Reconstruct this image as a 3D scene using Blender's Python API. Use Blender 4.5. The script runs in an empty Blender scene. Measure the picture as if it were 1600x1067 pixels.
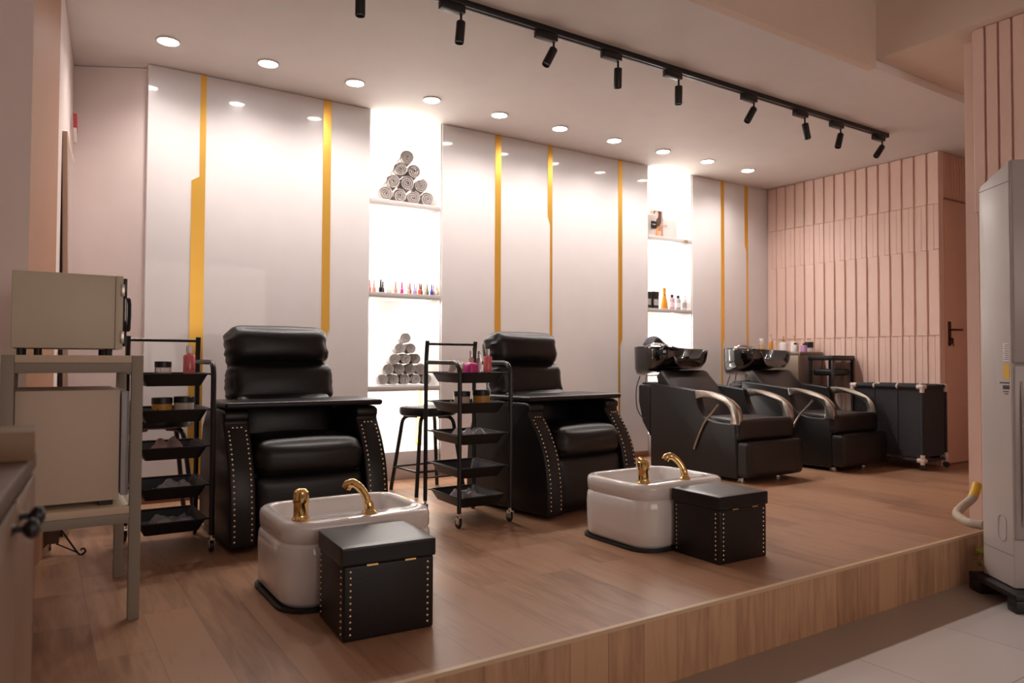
import bpy, bmesh, math, random
from mathutils import Vector, Matrix, noise
random.seed(7)
S = bpy.context.scene
COL = S.collection
PI = math.pi

# ------------------------------------------------------------------ camera
cam_d = bpy.data.cameras.new('camera'); cam = bpy.data.objects.new('camera', cam_d); COL.objects.link(cam)
yaw, pit, rol = math.radians(33.162), math.radians(1.472), math.radians(0.237)
fwd = Vector((math.sin(yaw)*math.cos(pit), math.cos(yaw)*math.cos(pit), math.sin(pit)))
rgt = Vector((math.cos(yaw), -math.sin(yaw), 0)); up = rgt.cross(fwd)
r2 = rgt*math.cos(rol)+up*math.sin(rol); u2 = up*math.cos(rol)-rgt*math.sin(rol)
cam.matrix_world = Matrix(((r2.x, u2.x, -fwd.x, -6.2214), (r2.y, u2.y, -fwd.y, -4.7438), (r2.z, u2.z, -fwd.z, 0.8524), (0, 0, 0, 1)))
cam_d.sensor_width = 36; cam_d.lens = 1130.4/1600*36; cam_d.clip_start = 0.05
cam_d.dof.use_dof = True; cam_d.dof.focus_distance = 3.3; cam_d.dof.aperture_fstop = 3.5
S.camera = cam

# ------------------------------------------------------------------ world and exposure
w = bpy.data.worlds.new('world'); S.world = w; w.use_nodes = True
w.node_tree.nodes['Background'].inputs[0].default_value = (1.0, 0.86, 0.79, 1)
w.node_tree.nodes['Background'].inputs[1].default_value = 0.075
S.view_settings.view_transform = 'Standard'; S.view_settings.look = 'None'
S.view_settings.gamma = 1; S.view_settings.use_curve_mapping = False
S.view_settings.exposure = 0.0

def light(name, kind, loc, energy, color, rot=(0, 0, 0), size=None, sy=None, spot=None, blend=.6):
    l = bpy.data.lights.new(name, kind); l.energy = energy; l.color = color
    if kind == 'AREA':
        l.shape = 'RECTANGLE' if sy else 'DISK'; l.size = size
        if sy: l.size_y = sy
    elif size is not None: l.shadow_soft_size = size
    if kind == 'SPOT': l.spot_size = spot; l.spot_blend = blend
    o = bpy.data.objects.new(name, l); o.location = loc; o.rotation_euler = rot; COL.objects.link(o)
    return o
WARM = (1.0, 0.83, 0.74)
DLX = [-5.656+.5386*i for i in range(10)]; DLY = -.405
for i, x in enumerate(DLX):
    light('downlight_lamp', 'SPOT', (x, DLY, 2.585), 35, (1, .90, .85), size=.04, spot=math.radians(150), blend=1.0)
# unseen fill light, added behind the camera to brighten upright faces
light('front_fill_light', 'AREA', (-4.6, -7.9, 1.55), 44, WARM, rot=(math.radians(92), 0, 0), size=3.2, sy=1.7)

# ------------------------------------------------------------------ materials
MATS = {}
def mat(name, col, rough=.5, metal=0, spec=.5, coat=0, emit=None, es=0, bump=None, trans=0, alpha=None, ior=None, coatr=.05):
    if name in MATS: return MATS[name]
    m = bpy.data.materials.new(name); m.use_nodes = True; MATS[name] = m
    nt = m.node_tree; b = nt.nodes['Principled BSDF']
    b.inputs['Base Color'].default_value = (*col, 1); b.inputs['Roughness'].default_value = rough
    b.inputs['Metallic'].default_value = metal; b.inputs['Specular IOR Level'].default_value = spec
    b.inputs['Coat Weight'].default_value = coat; b.inputs['Coat Roughness'].default_value = coatr
    if trans: b.inputs['Transmission Weight'].default_value = trans
    if ior: b.inputs['IOR'].default_value = ior
    if alpha is not None: b.inputs['Alpha'].default_value = alpha
    if emit: b.inputs['Emission Color'].default_value = (*emit, 1); b.inputs['Emission Strength'].default_value = es
    # slight procedural variation of colour and surface
    tc = nt.nodes.new('ShaderNodeTexCoord'); nz = nt.nodes.new('ShaderNodeTexNoise')
    sc, st = bump if bump else (6, 0)
    nz.inputs['Scale'].default_value = sc; nz.inputs['Detail'].default_value = 4
    nt.links.new(tc.outputs['Object'], nz.inputs['Vector'])
    if st:
        bp = nt.nodes.new('ShaderNodeBump'); bp.inputs['Strength'].default_value = st; bp.inputs['Distance'].default_value = .01
        nt.links.new(nz.outputs['Fac'], bp.inputs['Height']); nt.links.new(bp.outputs['Normal'], b.inputs['Normal'])
    elif not trans and not emit:
        mx = nt.nodes.new('ShaderNodeMix'); mx.data_type = 'RGBA'
        mx.inputs[6].default_value = (*[c*.95 for c in col], 1); mx.inputs[7].default_value = (*[min(1, c*1.04) for c in col], 1)
        nt.links.new(nz.outputs['Fac'], mx.inputs[0]); nt.links.new(mx.outputs[2], b.inputs['Base Color'])
    return m

def wood_mat(name, c1, c2, width, length, along, rough=.4, off=(0, 0), grain=1.0, seam=(.24, .14, .085)):
    """planks: 'along' is the axis the boards run along, 'across' the other one"""
    m = bpy.data.materials.new(name); m.use_nodes = True; MATS[name] = m
    nt = m.node_tree; N = nt.nodes; L = nt.links; b = N['Principled BSDF']
    tc = N.new('ShaderNodeTexCoord'); sp = N.new('ShaderNodeSeparateXYZ'); L.new(tc.outputs['Object'], sp.inputs[0])
    cb = N.new('ShaderNodeCombineXYZ')
    L.new(sp.outputs[along[0]], cb.inputs[0]); L.new(sp.outputs[along[1]], cb.inputs[1])
    mp = N.new('ShaderNodeMapping'); mp.inputs['Location'].default_value = (off[0], off[1], 0); L.new(cb.outputs[0], mp.inputs[0])
    br = N.new('ShaderNodeTexBrick'); L.new(mp.outputs[0], br.inputs['Vector'])
    br.inputs['Color1'].default_value = (0, 0, 0, 1); br.inputs['Color2'].default_value = (1, 1, 1, 1); br.inputs['Mortar'].default_value = (.5, .5, .5, 1)
    br.inputs['Scale'].default_value = 1; br.inputs['Brick Width'].default_value = length; br.inputs['Row Height'].default_value = width
    br.inputs['Mortar Size'].default_value = .0012; br.inputs['Mortar Smooth'].default_value = 0.2; br.offset = .37; br.offset_frequency = 2
    # per-board shift of the grain
    ad = N.new('ShaderNodeVectorMath'); ad.operation = 'MULTIPLY_ADD'; L.new(br.outputs['Color'], ad.inputs[0]); ad.inputs[1].default_value = (7, 7, 7); 
    sc = N.new('ShaderNodeVectorMath'); sc.operation = 'MULTIPLY'; L.new(mp.outputs[0], sc.inputs[0]); sc.inputs[1].default_value = (1.6, 14, 1)
    L.new(sc.outputs[0], ad.inputs[2])
    n1 = N.new('ShaderNodeTexNoise'); n1.inputs['Scale'].default_value = 2.2*grain; n1.inputs['Detail'].default_value = 8; n1.inputs['Roughness'].default_value = .62; n1.inputs['Distortion'].default_value = .5
    L.new(ad.outputs[0], n1.inputs['Vector'])
    n2 = N.new('ShaderNodeTexNoise'); n2.inputs['Scale'].default_value = 1.7; n2.inputs['Detail'].default_value = 2; L.new(mp.outputs[0], n2.inputs['Vector'])
    m1 = N.new('ShaderNodeMath'); m1.operation = 'MULTIPLY_ADD'; L.new(br.outputs['Color'], m1.inputs[0]); m1.inputs[1].default_value = .34; L.new(n1.outputs['Fac'], m1.inputs[2])
    m2 = N.new('ShaderNodeMath'); m2.operation = 'MULTIPLY_ADD'; L.new(n2.outputs['Fac'], m2.inputs[0]); m2.inputs[1].default_value = .5; L.new(m1.outputs[0], m2.inputs[2])
    cr = N.new('ShaderNodeValToRGB'); cr.color_ramp.elements[0].position = .45; cr.color_ramp.elements[1].position = 1.2
    cr.color_ramp.elements[0].color = (*c1, 1); cr.color_ramp.elements[1].color = (*c2, 1)
    cr.color_ramp.elements[1].position = 1.0; L.new(m2.outputs[0], cr.inputs[0])
    mx = N.new('ShaderNodeMix'); mx.data_type = 'RGBA'; L.new(br.outputs['Fac'], mx.inputs[0]); L.new(cr.outputs[0], mx.inputs[6]); mx.inputs[7].default_value = (*seam, 1)
    L.new(mx.outputs[2], b.inputs['Base Color'])
    b.inputs['Roughness'].default_value = rough
    bp = N.new('ShaderNodeBump'); bp.inputs['Strength'].default_value = .25; bp.inputs['Distance'].default_value = .002; bp.invert = True
    L.new(br.outputs['Fac'], bp.inputs['Height']); L.new(bp.outputs['Normal'], b.inputs['Normal'])
    return m

M_black = mat('black_leather', (.0065, .0055, .006), .40, spec=.42, bump=(90, .06))
M_black2 = mat('brown_black_leather', (.011, .0075, .0075), .42, spec=.4, bump=(90, .06))
M_tray = mat('black_padded_board', (.009, .007, .008), .36, spec=.4)
M_metal = mat('black_powder_coat', (.006, .005, .006), .38, spec=.5)
M_plastic = mat('black_plastic', (.009, .0075, .008), .45)
M_gloss = mat('gloss_black_ceramic', (.003, .003, .003), .06, spec=.7, coat=.6)
M_white = mat('white_ceramic', (.78, .74, .72), .12, coat=.5)
M_gold = mat('polished_gold', (.85, .58, .25), .12, metal=1)
M_goldstrip = mat('gold_mirror_strip', (.90, .53, .10), .34, metal=.75)
M_stud = mat('brass_stud', (.85, .72, .52), .25, metal=1)
M_alu = mat('brushed_aluminium', (.44, .395, .35), .27, metal=1)
M_chrome = mat('chrome', (.8, .78, .76), .12, metal=1)
M_panel = mat('white_lacquer_panel', (.75, .715, .71), .32, spec=.35, coat=.55, coatr=.035)
M_niche = mat('white_niche', (.86, .84, .81), .5)
M_shelf = mat('white_shelf', (.56, .525, .51), .4)
M_ceil = mat('ceiling_paint', (.78, .735, .705), .7)
M_soffit = mat('cream_paint', (.75, .60, .50), .7)
M_pink = mat('pink_paint', (.86, .62, .53), .55)
M_pinkdoor = mat('peach_door_paint', (.76, .47, .36), .5)
M_pinkwall = mat('pale_pink_wall', (.84, .73, .70), .6)
M_orange = mat('pier_orange', (.46, .23, .13), .55)  # darker, more orange tone for the left pier face
M_cream = mat('cream_enamel', (.60, .53, .41), .45)
M_rackm = mat('grey_painted_steel', (.28, .245, .195), .55)
M_board = mat('cream_board', (.62, .50, .37), .55)
M_caster = mat('rubber_black', (.01, .01, .01), .5)
M_darkfab = mat('charcoal_fabric', (.028, .027, .032), .8, bump=(60, .3))
M_wplast = mat('white_plastic', (.72, .62, .56), .4)
M_ac = mat('light_grey_casing', (.56, .515, .495), .35)
M_acd = mat('grey_front_panel', (.40, .36, .345), .3)
M_towel = mat('terry_cloth', (.78, .70, .665), .95, bump=(260, .9))
M_gtowel = mat('grey_terry_cloth', (.10, .10, .12), .95, bump=(200, .9))
M_clear = mat('clear_plastic', (.88, .84, .83), .12, trans=.75, ior=1.3)
M_film = mat('plastic_film', (.72, .72, .78), .25, alpha=.6)
M_floor = wood_mat('wood_planks', (.15, .070, .038), (.40, .225, .135), .153, .92, (1, 0), rough=.36, off=(.2, 5.132+.02))
M_riser = wood_mat('wood_riser_tiles', (.26, .13, .07), (.60, .36, .21), .153, 1.4, (2, 0), rough=.4, off=(.7, 5.132+.02))
M_wood = wood_mat('oak_furniture', (.05, .028, .015), (.13, .078, .042), .4, 3., (2, 0), rough=.45)
M_dwood = wood_mat('dark_brown_wood', (.07, .038, .022), (.16, .095, .06), .5, 3., (2, 1), rough=.4)
M_edge = mat('cream_edge_strip', (.62, .44, .27), .4)
M_skirt = mat('brown_skirting', (.24, .11, .065), .45)

def tile_mat():
    m = bpy.data.materials.new('pale_floor_tiles'); m.use_nodes = True; nt = m.node_tree; N = nt.nodes; L = nt.links; b = N['Principled BSDF']
    tc = N.new('ShaderNodeTexCoord'); br = N.new('ShaderNodeTexBrick'); mp = N.new('ShaderNodeMapping')
    mp.inputs['Location'].default_value = (.1, .0, 0)
    L.new(tc.outputs['Object'], mp.inputs[0]); L.new(mp.outputs[0], br.inputs['Vector']); br.offset = 0
    br.inputs['Scale'].default_value = 1; br.inputs['Brick Width'].default_value = .6; br.inputs['Row Height'].default_value = .6
    br.inputs['Color1'].default_value = (.62, .58, .56, 1); br.inputs['Color2'].default_value = (.57, .535, .52, 1)
    br.inputs['Mortar'].default_value = (.25, .22, .21, 1); br.inputs['Mortar Size'].default_value = .0018
    L.new(br.outputs['Color'], b.inputs['Base Color']); b.inputs['Roughness'].default_value = .3
    return m
M_tile = tile_mat()
M_border = mat('taupe_border_tiles', (.36, .295, .245), .35)

# ------------------------------------------------------------------ mesh helpers
def T(x, y, z): return Matrix.Translation((x, y, z))
def R(a, ax): return Matrix.Rotation(a, 4, ax)
def merge(bm, t, M=None):
    if M is not None: bmesh.ops.transform(t, matrix=M, verts=t.verts)
    me = bpy.data.meshes.new('t'); t.to_mesh(me); t.free(); bm.from_mesh(me); bpy.data.meshes.remove(me)
def box(bm, x0, x1, y0, y1, z0, z1, bev=0, seg=2, M=None):
    t = bmesh.new(); bmesh.ops.create_cube(t, size=1)
    for v in t.verts:
        v.co = Vector(((x0+x1)/2+v.co.x*(x1-x0), (y0+y1)/2+v.co.y*(y1-y0), (z0+z1)/2+v.co.z*(z1-z0)))
    if bev: bmesh.ops.bevel(t, geom=t.edges[:], offset=bev, segments=seg, profile=.5, affect='EDGES')
    merge(bm, t, M)
def cushion(bm, c, s, r=.04, puff=(0, 0, 0), M=None, n=12, wr=0, seed=0, edgez=0):
    """soft box: centre c, full sizes s, corner radius r, puff bulges each pair of faces, wr adds fabric creases"""
    t = bmesh.new(); bmesh.ops.create_cube(t, size=2); bmesh.ops.subdivide_edges(t, edges=t.edges[:], cuts=n, use_grid_fill=True)
    h = [a/2 for a in s]
    for v in t.verts:
        p = v.co.copy(); q = Vector(p)
        # even spacing towards edges so that the corner radius has vertices
        q = Vector([math.copysign(abs(a)**.75, a) for a in q])
        P_ = Vector((q.x*h[0], q.y*h[1], q.z*h[2]))
        inner = Vector([max(-h[i]+r, min(h[i]-r, P_[i])) for i in range(3)])
        d = P_-inner
        if d.length > 1e-9: P_ = inner+d.normalized()*r if max(abs(a) for a in p) > .999 else P_
        fx, fy, fz = 1-q.x*q.x, 1-q.y*q.y, 1-q.z*q.z
        P_.x += math.copysign(puff[0]*fy*fz, q.x)*(abs(q.x)); P_.y += math.copysign(puff[1]*fx*fz, q.y)*abs(q.y); P_.z += math.copysign(puff[2]*fx*fy, q.z)*abs(q.z)
        if wr:
            e = max(abs(q.x)**6, .12)
            nn = noise.noise(Vector((P_.x*9+seed*3.1, P_.y*9, P_.z*42+seed)))*e
            P_ += d.normalized()*nn*wr if d.length > 1e-9 else Vector((0, 0, 0))
        v.co = P_+Vector(c)
    merge(bm, t, M)
def lathe(bm, prof, seg=20, M=None):
    t = bmesh.new(); rings = []
    for r, z in prof:
        rings.append([t.verts.new((r*math.cos(2*PI*k/seg), r*math.sin(2*PI*k/seg), z)) for k in range(seg)] if r > 1e-6 else [t.verts.new((0, 0, z))])
    for a, b in zip(rings, rings[1:]):
        for k in range(seg):
            k2 = (k+1) % seg
            if len(a) == 1 and len(b) == 1: continue
            if len(a) == 1: t.faces.new((a[0], b[k2], b[k])) if True else None
            elif len(b) == 1: t.faces.new((a[k], a[k2], b[0]))
            else: t.faces.new((a[k], a[k2], b[k2], b[k]))
    if len(rings[0]) > 1: t.faces.new(rings[0][::-1])
    if len(rings[-1]) > 1: t.faces.new(rings[-1])
    bmesh.ops.recalc_face_normals(t, faces=t.faces[:])
    merge(bm, t, M)
def cyl(bm, x, y, z0, z1, r, seg=20): lathe(bm, [(r, z0), (r, z1)], seg, T(x, y, 0))
def smooth(pts, n=6, closed=False):
    pts = [Vector(p) for p in pts]; out = []; N_ = len(pts)
    rng = range(N_ if closed else N_-1)
    for i in rng:
        p0 = pts[(i-1) % N_] if closed or i > 0 else pts[0]*2-pts[1]
        p1 = pts[i]; p2 = pts[(i+1) % N_]; p3 = pts[(i+2) % N_] if closed or i+2 < N_ else pts[-1]*2-pts[-2]
        for k in range(n):
            t = k/n
            out.append(.5*((2*p1)+(-p0+p2)*t+(2*p0-5*p1+4*p2-p3)*t*t+(-p0+3*p1-3*p2+p3)*t**3))
    if not closed: out.append(pts[-1])
    return out
def fillet(pts, r, n=5):
    """polyline with rounded corners"""
    pts = [Vector(p) for p in pts]; out = [pts[0]]
    for a, b, c in zip(pts, pts[1:], pts[2:]):
        d1 = (a-b); d2 = (c-b); rr = min(r, d1.length*.49, d2.length*.49)
        p = b+d1.normalized()*rr; q = b+d2.normalized()*rr
        for k in range(n+1):
            t = k/n; out.append(p*(1-t)**2+b*2*t*(1-t)+q*t*t)
    out.append(pts[-1]); return out
def tube(bm, pts, r, seg=10, closed=False, M=None, flat=None):
    pts = [Vector(p) for p in pts]; t = bmesh.new(); N_ = len(pts); rings = []; nrm = None
    for i, p in enumerate(pts):
        a = pts[(i-1) % N_] if (closed or i > 0) else p; b = pts[(i+1) % N_] if (closed or i < N_-1) else p
        d = (b-a).normalized()
        if nrm is None:
            ref = Vector((0, 0, 1)) if abs(d.z) < .9 else Vector((1, 0, 0)); nrm = ref.cross(d).normalized()
        else:
            nrm = (nrm-d*nrm.dot(d))
            nrm = nrm.normalized() if nrm.length > 1e-6 else Vector((1, 0, 0))
        bi = d.cross(nrm); rr = r[i] if isinstance(r, (list, tuple)) else r
        f1, f2 = flat if flat else (1, 1)
        rings.append([t.verts.new(p+nrm*rr*f1*math.cos(2*PI*k/seg)+bi*rr*f2*math.sin(2*PI*k/seg)) for k in range(seg)])
    prs = list(zip(rings, rings[1:]))+([(rings[-1], rings[0])] if closed else [])
    for a, b in prs:
        for k in range(seg): t.faces.new((a[k], a[(k+1) % seg], b[(k+1) % seg], b[k]))
    if not closed: t.faces.new(rings[0][::-1]); t.faces.new(rings[-1])
    bmesh.ops.recalc_face_normals(t, faces=t.faces[:]); merge(bm, t, M)
def prism(bm, poly, f, d0, d1, bev=0, seg=2, M=None):
    """polygon extruded between d0 and d1; f(a,b,d) gives the 3D point"""
    t = bmesh.new(); A = [t.verts.new(f(a, b, d0)) for a, b in poly]; B_ = [t.verts.new(f(a, b, d1)) for a, b in poly]
    n = len(poly); t.faces.new(A); t.faces.new(B_[::-1])
    for k in range(n): t.faces.new((A[k], B_[k], B_[(k+1) % n], A[(k+1) % n]))
    bmesh.ops.recalc_face_normals(t, faces=t.faces[:])
    if bev:
        es = [e for e in t.edges if len(e.link_faces) == 2 and e.calc_face_angle(0) > .6]
        bmesh.ops.bevel(t, geom=es, offset=bev, segments=seg, profile=.5, affect='EDGES')
    merge(bm, t, M)
YZ = lambda a, b, d: Vector((d, a, b))
XZ = lambda a, b, d: Vector((a, d, b))
XY = lambda a, b, d: Vector((a, b, d))
def loft(bm, rings, cap0=True, cap1=True, M=None):
    t = bmesh.new(); V = [[t.verts.new(p) for p in r] for r in rings]; n = len(V[0])
    for a, b in zip(V, V[1:]):
        for k in range(n): t.faces.new((a[k], a[(k+1) % n], b[(k+1) % n], b[k]))
    if cap0: t.faces.new(V[0][::-1])
    if cap1: t.faces.new(V[-1])
    bmesh.ops.recalc_face_normals(t, faces=t.faces[:]); merge(bm, t, M)
def rr(w, d, r, z, cx=0, cy=0, n=7):
    out = []
    for sx, sy, a0 in ((1, 1, 0), (-1, 1, PI/2), (-1, -1, PI), (1, -1, 1.5*PI)):
        for k in range(n):
            a = a0+PI/2*k/(n-1); out.append(Vector((cx+sx*(w/2-r)+r*math.cos(a), cy+sy*(d/2-r)+r*math.sin(a), z)))
    return out
def obj(name, bm, m, parent=None, ang=35, loc=None, flat=False):
    me = bpy.data.meshes.new(name); bm.to_mesh(me); bm.free()
    if m is not None: me.materials.append(m)
    if not flat:
        for p in me.polygons: p.use_smooth = True
        me.set_sharp_from_angle(angle=math.radians(ang))
    o = bpy.data.objects.new(name, me); COL.objects.link(o)
    if parent is not None: o.parent = parent
    if loc is not None: o.location = loc
    return o
def mk(name, m, parent, fn, *a, ang=35, label=None, **k):
    bm = bmesh.new(); fn(bm, *a, **k); o = obj(name, bm, m, parent, ang)
    if label: o['label'] = label
    return o
def thing(name, label, cat, loc=(0, 0, 0), rz=0, group=None):
    o = bpy.data.objects.new(name, None); COL.objects.link(o); o.location = loc; o.rotation_euler = (0, 0, rz)
    o.empty_display_size = .1
    o['label'] = label; o['category'] = cat
    if group: o['group'] = group
    return o
def tag(o, label, cat, group=None):
    o['label'] = label; o['category'] = cat
    if group: o['group'] = group
    return o
def dup(root, label=None, loc=None, rz=None, ry=None):
    def cp(o, par):
        c = o.copy(); COL.objects.link(c); c.parent = par
        for ch in [x for x in bpy.data.objects if x.parent == o]: cp(ch, c)
        return c
    kids = {}
    for x in list(bpy.data.objects):
        if x.parent: kids.setdefault(x.parent, []).append(x)
    def cp2(o, par):
        c = o.copy(); COL.objects.link(c); c.parent = par
        for ch in kids.get(o, []): cp2(ch, c)
        return c
    r = cp2(root, None)
    if label: r['label'] = label
    if loc is not None: r.location = loc
    if rz is not None: r.rotation_euler = (0, 0, rz)
    if ry is not None: r.rotation_euler = (0, ry, 0)
    return r
def struct(name, m, fn, *a, parent=None, ang=35, **k):
    bm = bmesh.new(); fn(bm, *a, **k); o = obj(name, bm, m, parent, ang); 
    if parent is None: o['kind'] = 'structure'
    return o
def text(name, s, size, m, parent, M, ext=.0006):
    cu = bpy.data.curves.new('txt', 'FONT'); cu.body = s; cu.size = size; cu.extrude = ext; cu.align_x = 'CENTER'; cu.align_y = 'CENTER'
    to = bpy.data.objects.new('txt', cu); COL.objects.link(to)
    dg = bpy.context.evaluated_depsgraph_get(); me = bpy.data.meshes.new_from_object(to.evaluated_get(dg))
    bpy.data.objects.remove(to); me.materials.clear(); me.materials.append(m); me.transform(M); me.name = name
    o = bpy.data.objects.new(name, me); COL.objects.link(o); o.parent = parent
    return o

H = 2.6; D = -2.96; LOW = -.232
# ------------------------------------------------------------------ floors and step
struct('floor', M_floor, box, -7.4, 1.6, D, .6, -.05, 0)
struct('floor_lower', M_tile, box, -8.2, 2.2, -8.0, D-.24, LOW-.05, LOW)
struct('floor_border', M_border, box, -8.2, 2.2, D-.24, D+.1, LOW-.05, LOW)
struct('trim_1', M_riser, box, -7.4, -1.8, D-.012, D+.05, LOW, -.012)
struct('trim_2', M_edge, box, -7.4, -1.8, D-.014, D+.004, -.012, .001)
# ------------------------------------------------------------------ panelled wall with two lit niches
PN = [(-5.7056, -4.317), (-3.742, -1.671), (-1.098, 0.0)]
DEP = .30
for i, (a, b) in enumerate(PN):
    struct('wall_back', M_panel, box, a, b, 0, DEP+.1, .0, H)
def niche_back(bm):
    for a, b in ((-4.317, -3.742), (-1.671, -1.098)): box(bm, a, b, DEP, DEP+.1, 0, H)
struct('wall_niche', M_niche, niche_back)
struct('trim_3', M_niche, box, -4.317, -4.305, .012, DEP, .2, H)
struct('trim_4', M_niche, box, -3.754, -3.742, .012, DEP, .2, H)
struct('trim_5', M_niche, box, -1.671, -1.659, .012, DEP, .2, H)
struct('trim_6', M_niche, box, -1.110, -1.098, .012, DEP, .2, H)
for n, (a, b) in enumerate(((-4.317, -3.742), (-1.671, -1.098))):
    struct('trim_%d' % (7+n), M_shelf, box, a+.0125, b-.0125, 0, DEP, 0, .2, bev=.003)
# skirting between things, seen behind the recliners and beside the niche
for i, (a, b) in enumerate(PN):
    struct('baseboard_back', M_skirt, box, a, b, -.012, 0, 0, .055, bev=.002)
# niche shelves: you could lift them out
sh = []
for x0, x1, nm in ((-4.304, -3.755, 'left'), (-1.658, -1.111, 'right')):
    for z, wh in ((1.985, 'top'), (1.326, 'middle'), (.665, 'lowest')):
        o = mk('niche_shelf', M_shelf, None, box, x0, x1, .002, DEP-.002, z-.036, z, bev=.002)
        tag(o, '%s white shelf in the %s lit wall niche' % (wh, nm), 'shelf', 'shelves in the lit niches')
        sh.append(o)
# LED strips hidden under each shelf and along the niche top (real lamps in the niches)
for x in (-4.03, -1.385):
    for z in (2.585, 1.985-.045, 1.326-.045, .665-.045):
        light('niche_strip_light', 'AREA', (x, .025 if 1.2 < z < 1.3 else DEP-.035, z), 8 if z > 2.5 else 2.8, (1, .95, .89), rot=(-.25, 0, 0), size=.5, sy=.03)
for a, b in ((-4.317, -3.742), (-1.671, -1.098)):
    light('niche_side_light', 'AREA', (a+.0135, DEP-.07, 1.4), 6.5, (1, .95, .89), rot=(0, -PI/2, 0), size=2.36, sy=.025)
    light('niche_side_light', 'AREA', (b-.0135, DEP-.07, 1.4), 6.5, (1, .95, .89), rot=(0, PI/2, 0), size=2.36, sy=.025)
# gold strips
def strip(x0, x1, zj, mode, top=H):
    y0, y1 = -.004, .004
    wd = x1-x0
    if mode == 'narrow_left': poly = [(x0, top), (x1, top), (x1, zj+.02), (x0+wd*.42, zj-.04), (x0+wd*.42, 0.056), (x0, 0.056)]
    elif mode == 'narrow_right': poly = [(x0, top), (x1, top), (x1, 0.056), (x0+wd*.55, 0.056), (x0+wd*.55, zj-.03), (x0, zj+.03)]
    elif mode == 'wide_below': poly = [(x0, top), (x1, top), (x1, 0.056), (x0-.045, 0.056), (x0-.045, zj-.03), (x0, zj)]
    return poly
for i, a in enumerate([(-5.417, -5.384, 1.97, 'wide_below'), (-4.646, -4.592, 1.035, 'narrow_left'), (-3.284, -3.231, .62, 'narrow_left'),
          (-2.781, -2.735, 1.99, 'narrow_right'), (-2.022, -1.978, 1.02, 'narrow_left'), (-.708, -.662, 1.04, 'narrow_left'), (-.360, -.311, 1.975, 'narrow_right')]):
    struct('trim_%d' % (10+i), M_goldstrip, prism, strip(*a), XZ, -.004, .006)
struct('trim_17', M_goldstrip, box, -3.80, -3.76, DEP-.006, DEP+.002, .2, .62)
# dark shadow gap where panels meet the ceiling is the real gap left here
# ------------------------------------------------------------------ ceilings, beam
struct('ceiling', M_ceil, box, -7.4, 1.7, -2.347, .7, H+.004, H+.12)
struct('trim_20', M_soffit, box, -7.4, -2.07, -2.352, -2.30, H+.003, 3.0)
struct('ceiling_front', M_ceil, box, -7.6, -2.07, -8.0, -2.30, 3.0, 3.1)
struct('ceiling_beam', M_soffit, box, -2.07, 2.0, -8.0, -2.352, 2.655, 3.1)
# ------------------------------------------------------------------ left side walls
def vwall(bm, p, q, z0, z1, th=.05, side=1):
    p = Vector((*p, 0)); q = Vector((*q, 0)); d = (q-p).normalized(); n = Vector((-d.y, d.x, 0))*th*side
    poly = [p, q, q+n, p+n]; prism(bm, [(v.x, v.y) for v in poly], XY, z0, z1)
Cn = (-6.076, .278); Jn = (-6.165, -.9); Gn = (-6.262, -1.4)
struct('wall_back_left', M_pinkwall, vwall, Cn, (-5.70, .075), 0, H, .06, 1)
struct('wall_left', M_pinkwall, vwall, Jn, Cn, 0, H, .06, 1)
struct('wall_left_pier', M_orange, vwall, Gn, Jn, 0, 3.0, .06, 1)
struct('wall_left_front', M_pinkwall, box, -7.6, Gn[0], Gn[1], Gn[1]+.08, 0, 3.0)
struct('wall_outer_left', M_pinkwall, box, -7.7, -7.6, -8, .6, LOW, 3.1)
# ------------------------------------------------------------------ pink batten wall on the right
def battens(bm, along, pos, s0, s1, P_, ztop, horiz, flip=1, zs=(0, 1.07, 1.785, 2.165), g=.16, th=.016, n=.38):
    """boards and narrow battens in alternating bands; along='y' -> wall plane x=pos"""
    k = 0; s = s0
    while s < s1-.01:
        e = min(s+P_, s1)
        for (za, zb, wide) in ((zs[0], zs[1], 0), (zs[1], zs[2], 1), (zs[2], zs[3], 0), (zs[3], ztop, 1)):
            a, b = (s+P_*g, e) if wide else (e-P_*(n), e)
            if b-a < .01: continue
            if not wide:
                box(bm, pos-th*.42, pos, -(a-.007), -(s+.001), za+.001, zb-.001)
            if along == 'y': box(bm, pos-th*flip, pos, -b, -a, za+.001, zb-.001, bev=.0025, seg=1)
            else: box(bm, a, b, pos-th, pos, za+.001, zb-.001, bev=.0025, seg=1)
        s = e
def pinkwall(bm):
    box(bm, 0.0, .06, -1.69, .1, 0, H)
    battens(bm, 'y', 0.0, 0.004, 1.688, .1055, H, None)
struct('wall_right', M_pink, pinkwall)
def header(bm):
    box(bm, .06, 1.6, -1.69, -1.64, 2.225, H)
    for k in range(36): box(bm, .064+k*.042, .064+k*.042+.031, -1.698, -1.69, 2.228, H, bev=.002, seg=1)
    box(bm, 1.05, 1.6, -1.69, -1.64, 0, 2.225)
struct('wall_door', M_pinkdoor, header)
def doorm(bm): box(bm, .075, 1.045, -1.686, -1.645, .008, 2.212, bev=.003)
dr = struct('door_1', M_pinkdoor, doorm)
def dhandle(bm):
    box(bm, .115, .155, -1.697, -1.686, .985, 1.19, bev=.004)
    tube(bm, fillet([(.135, -1.69, 1.12), (.135, -1.735, 1.12), (.25, -1.738, 1.12), (.262, -1.73, 1.125)], .015), .0085)
    cyl(bm, 0, 0, 0, 0.001, .001, 8)
hd = mk('door_handle', mat('dark_bronze', (.12, .075, .055), .3, metal=1), dr, dhandle); hd['label'] = 'dark metal lever handle'
def dkey(bm):
    lathe(bm, [(.009, 0), (.009, .012)], 12, T(.135, -1.697, 1.045) @ R(PI/2, 'X'))
    box(bm, .133, .137, -1.722, -1.704, 1.0, 1.05); lathe(bm, [(.011, 0), (.011, .003)], 12, T(.135, -1.718, .992) @ R(PI/2, 'X'))
mk('door_key', MATS['dark_bronze'], dr, dkey)
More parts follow.
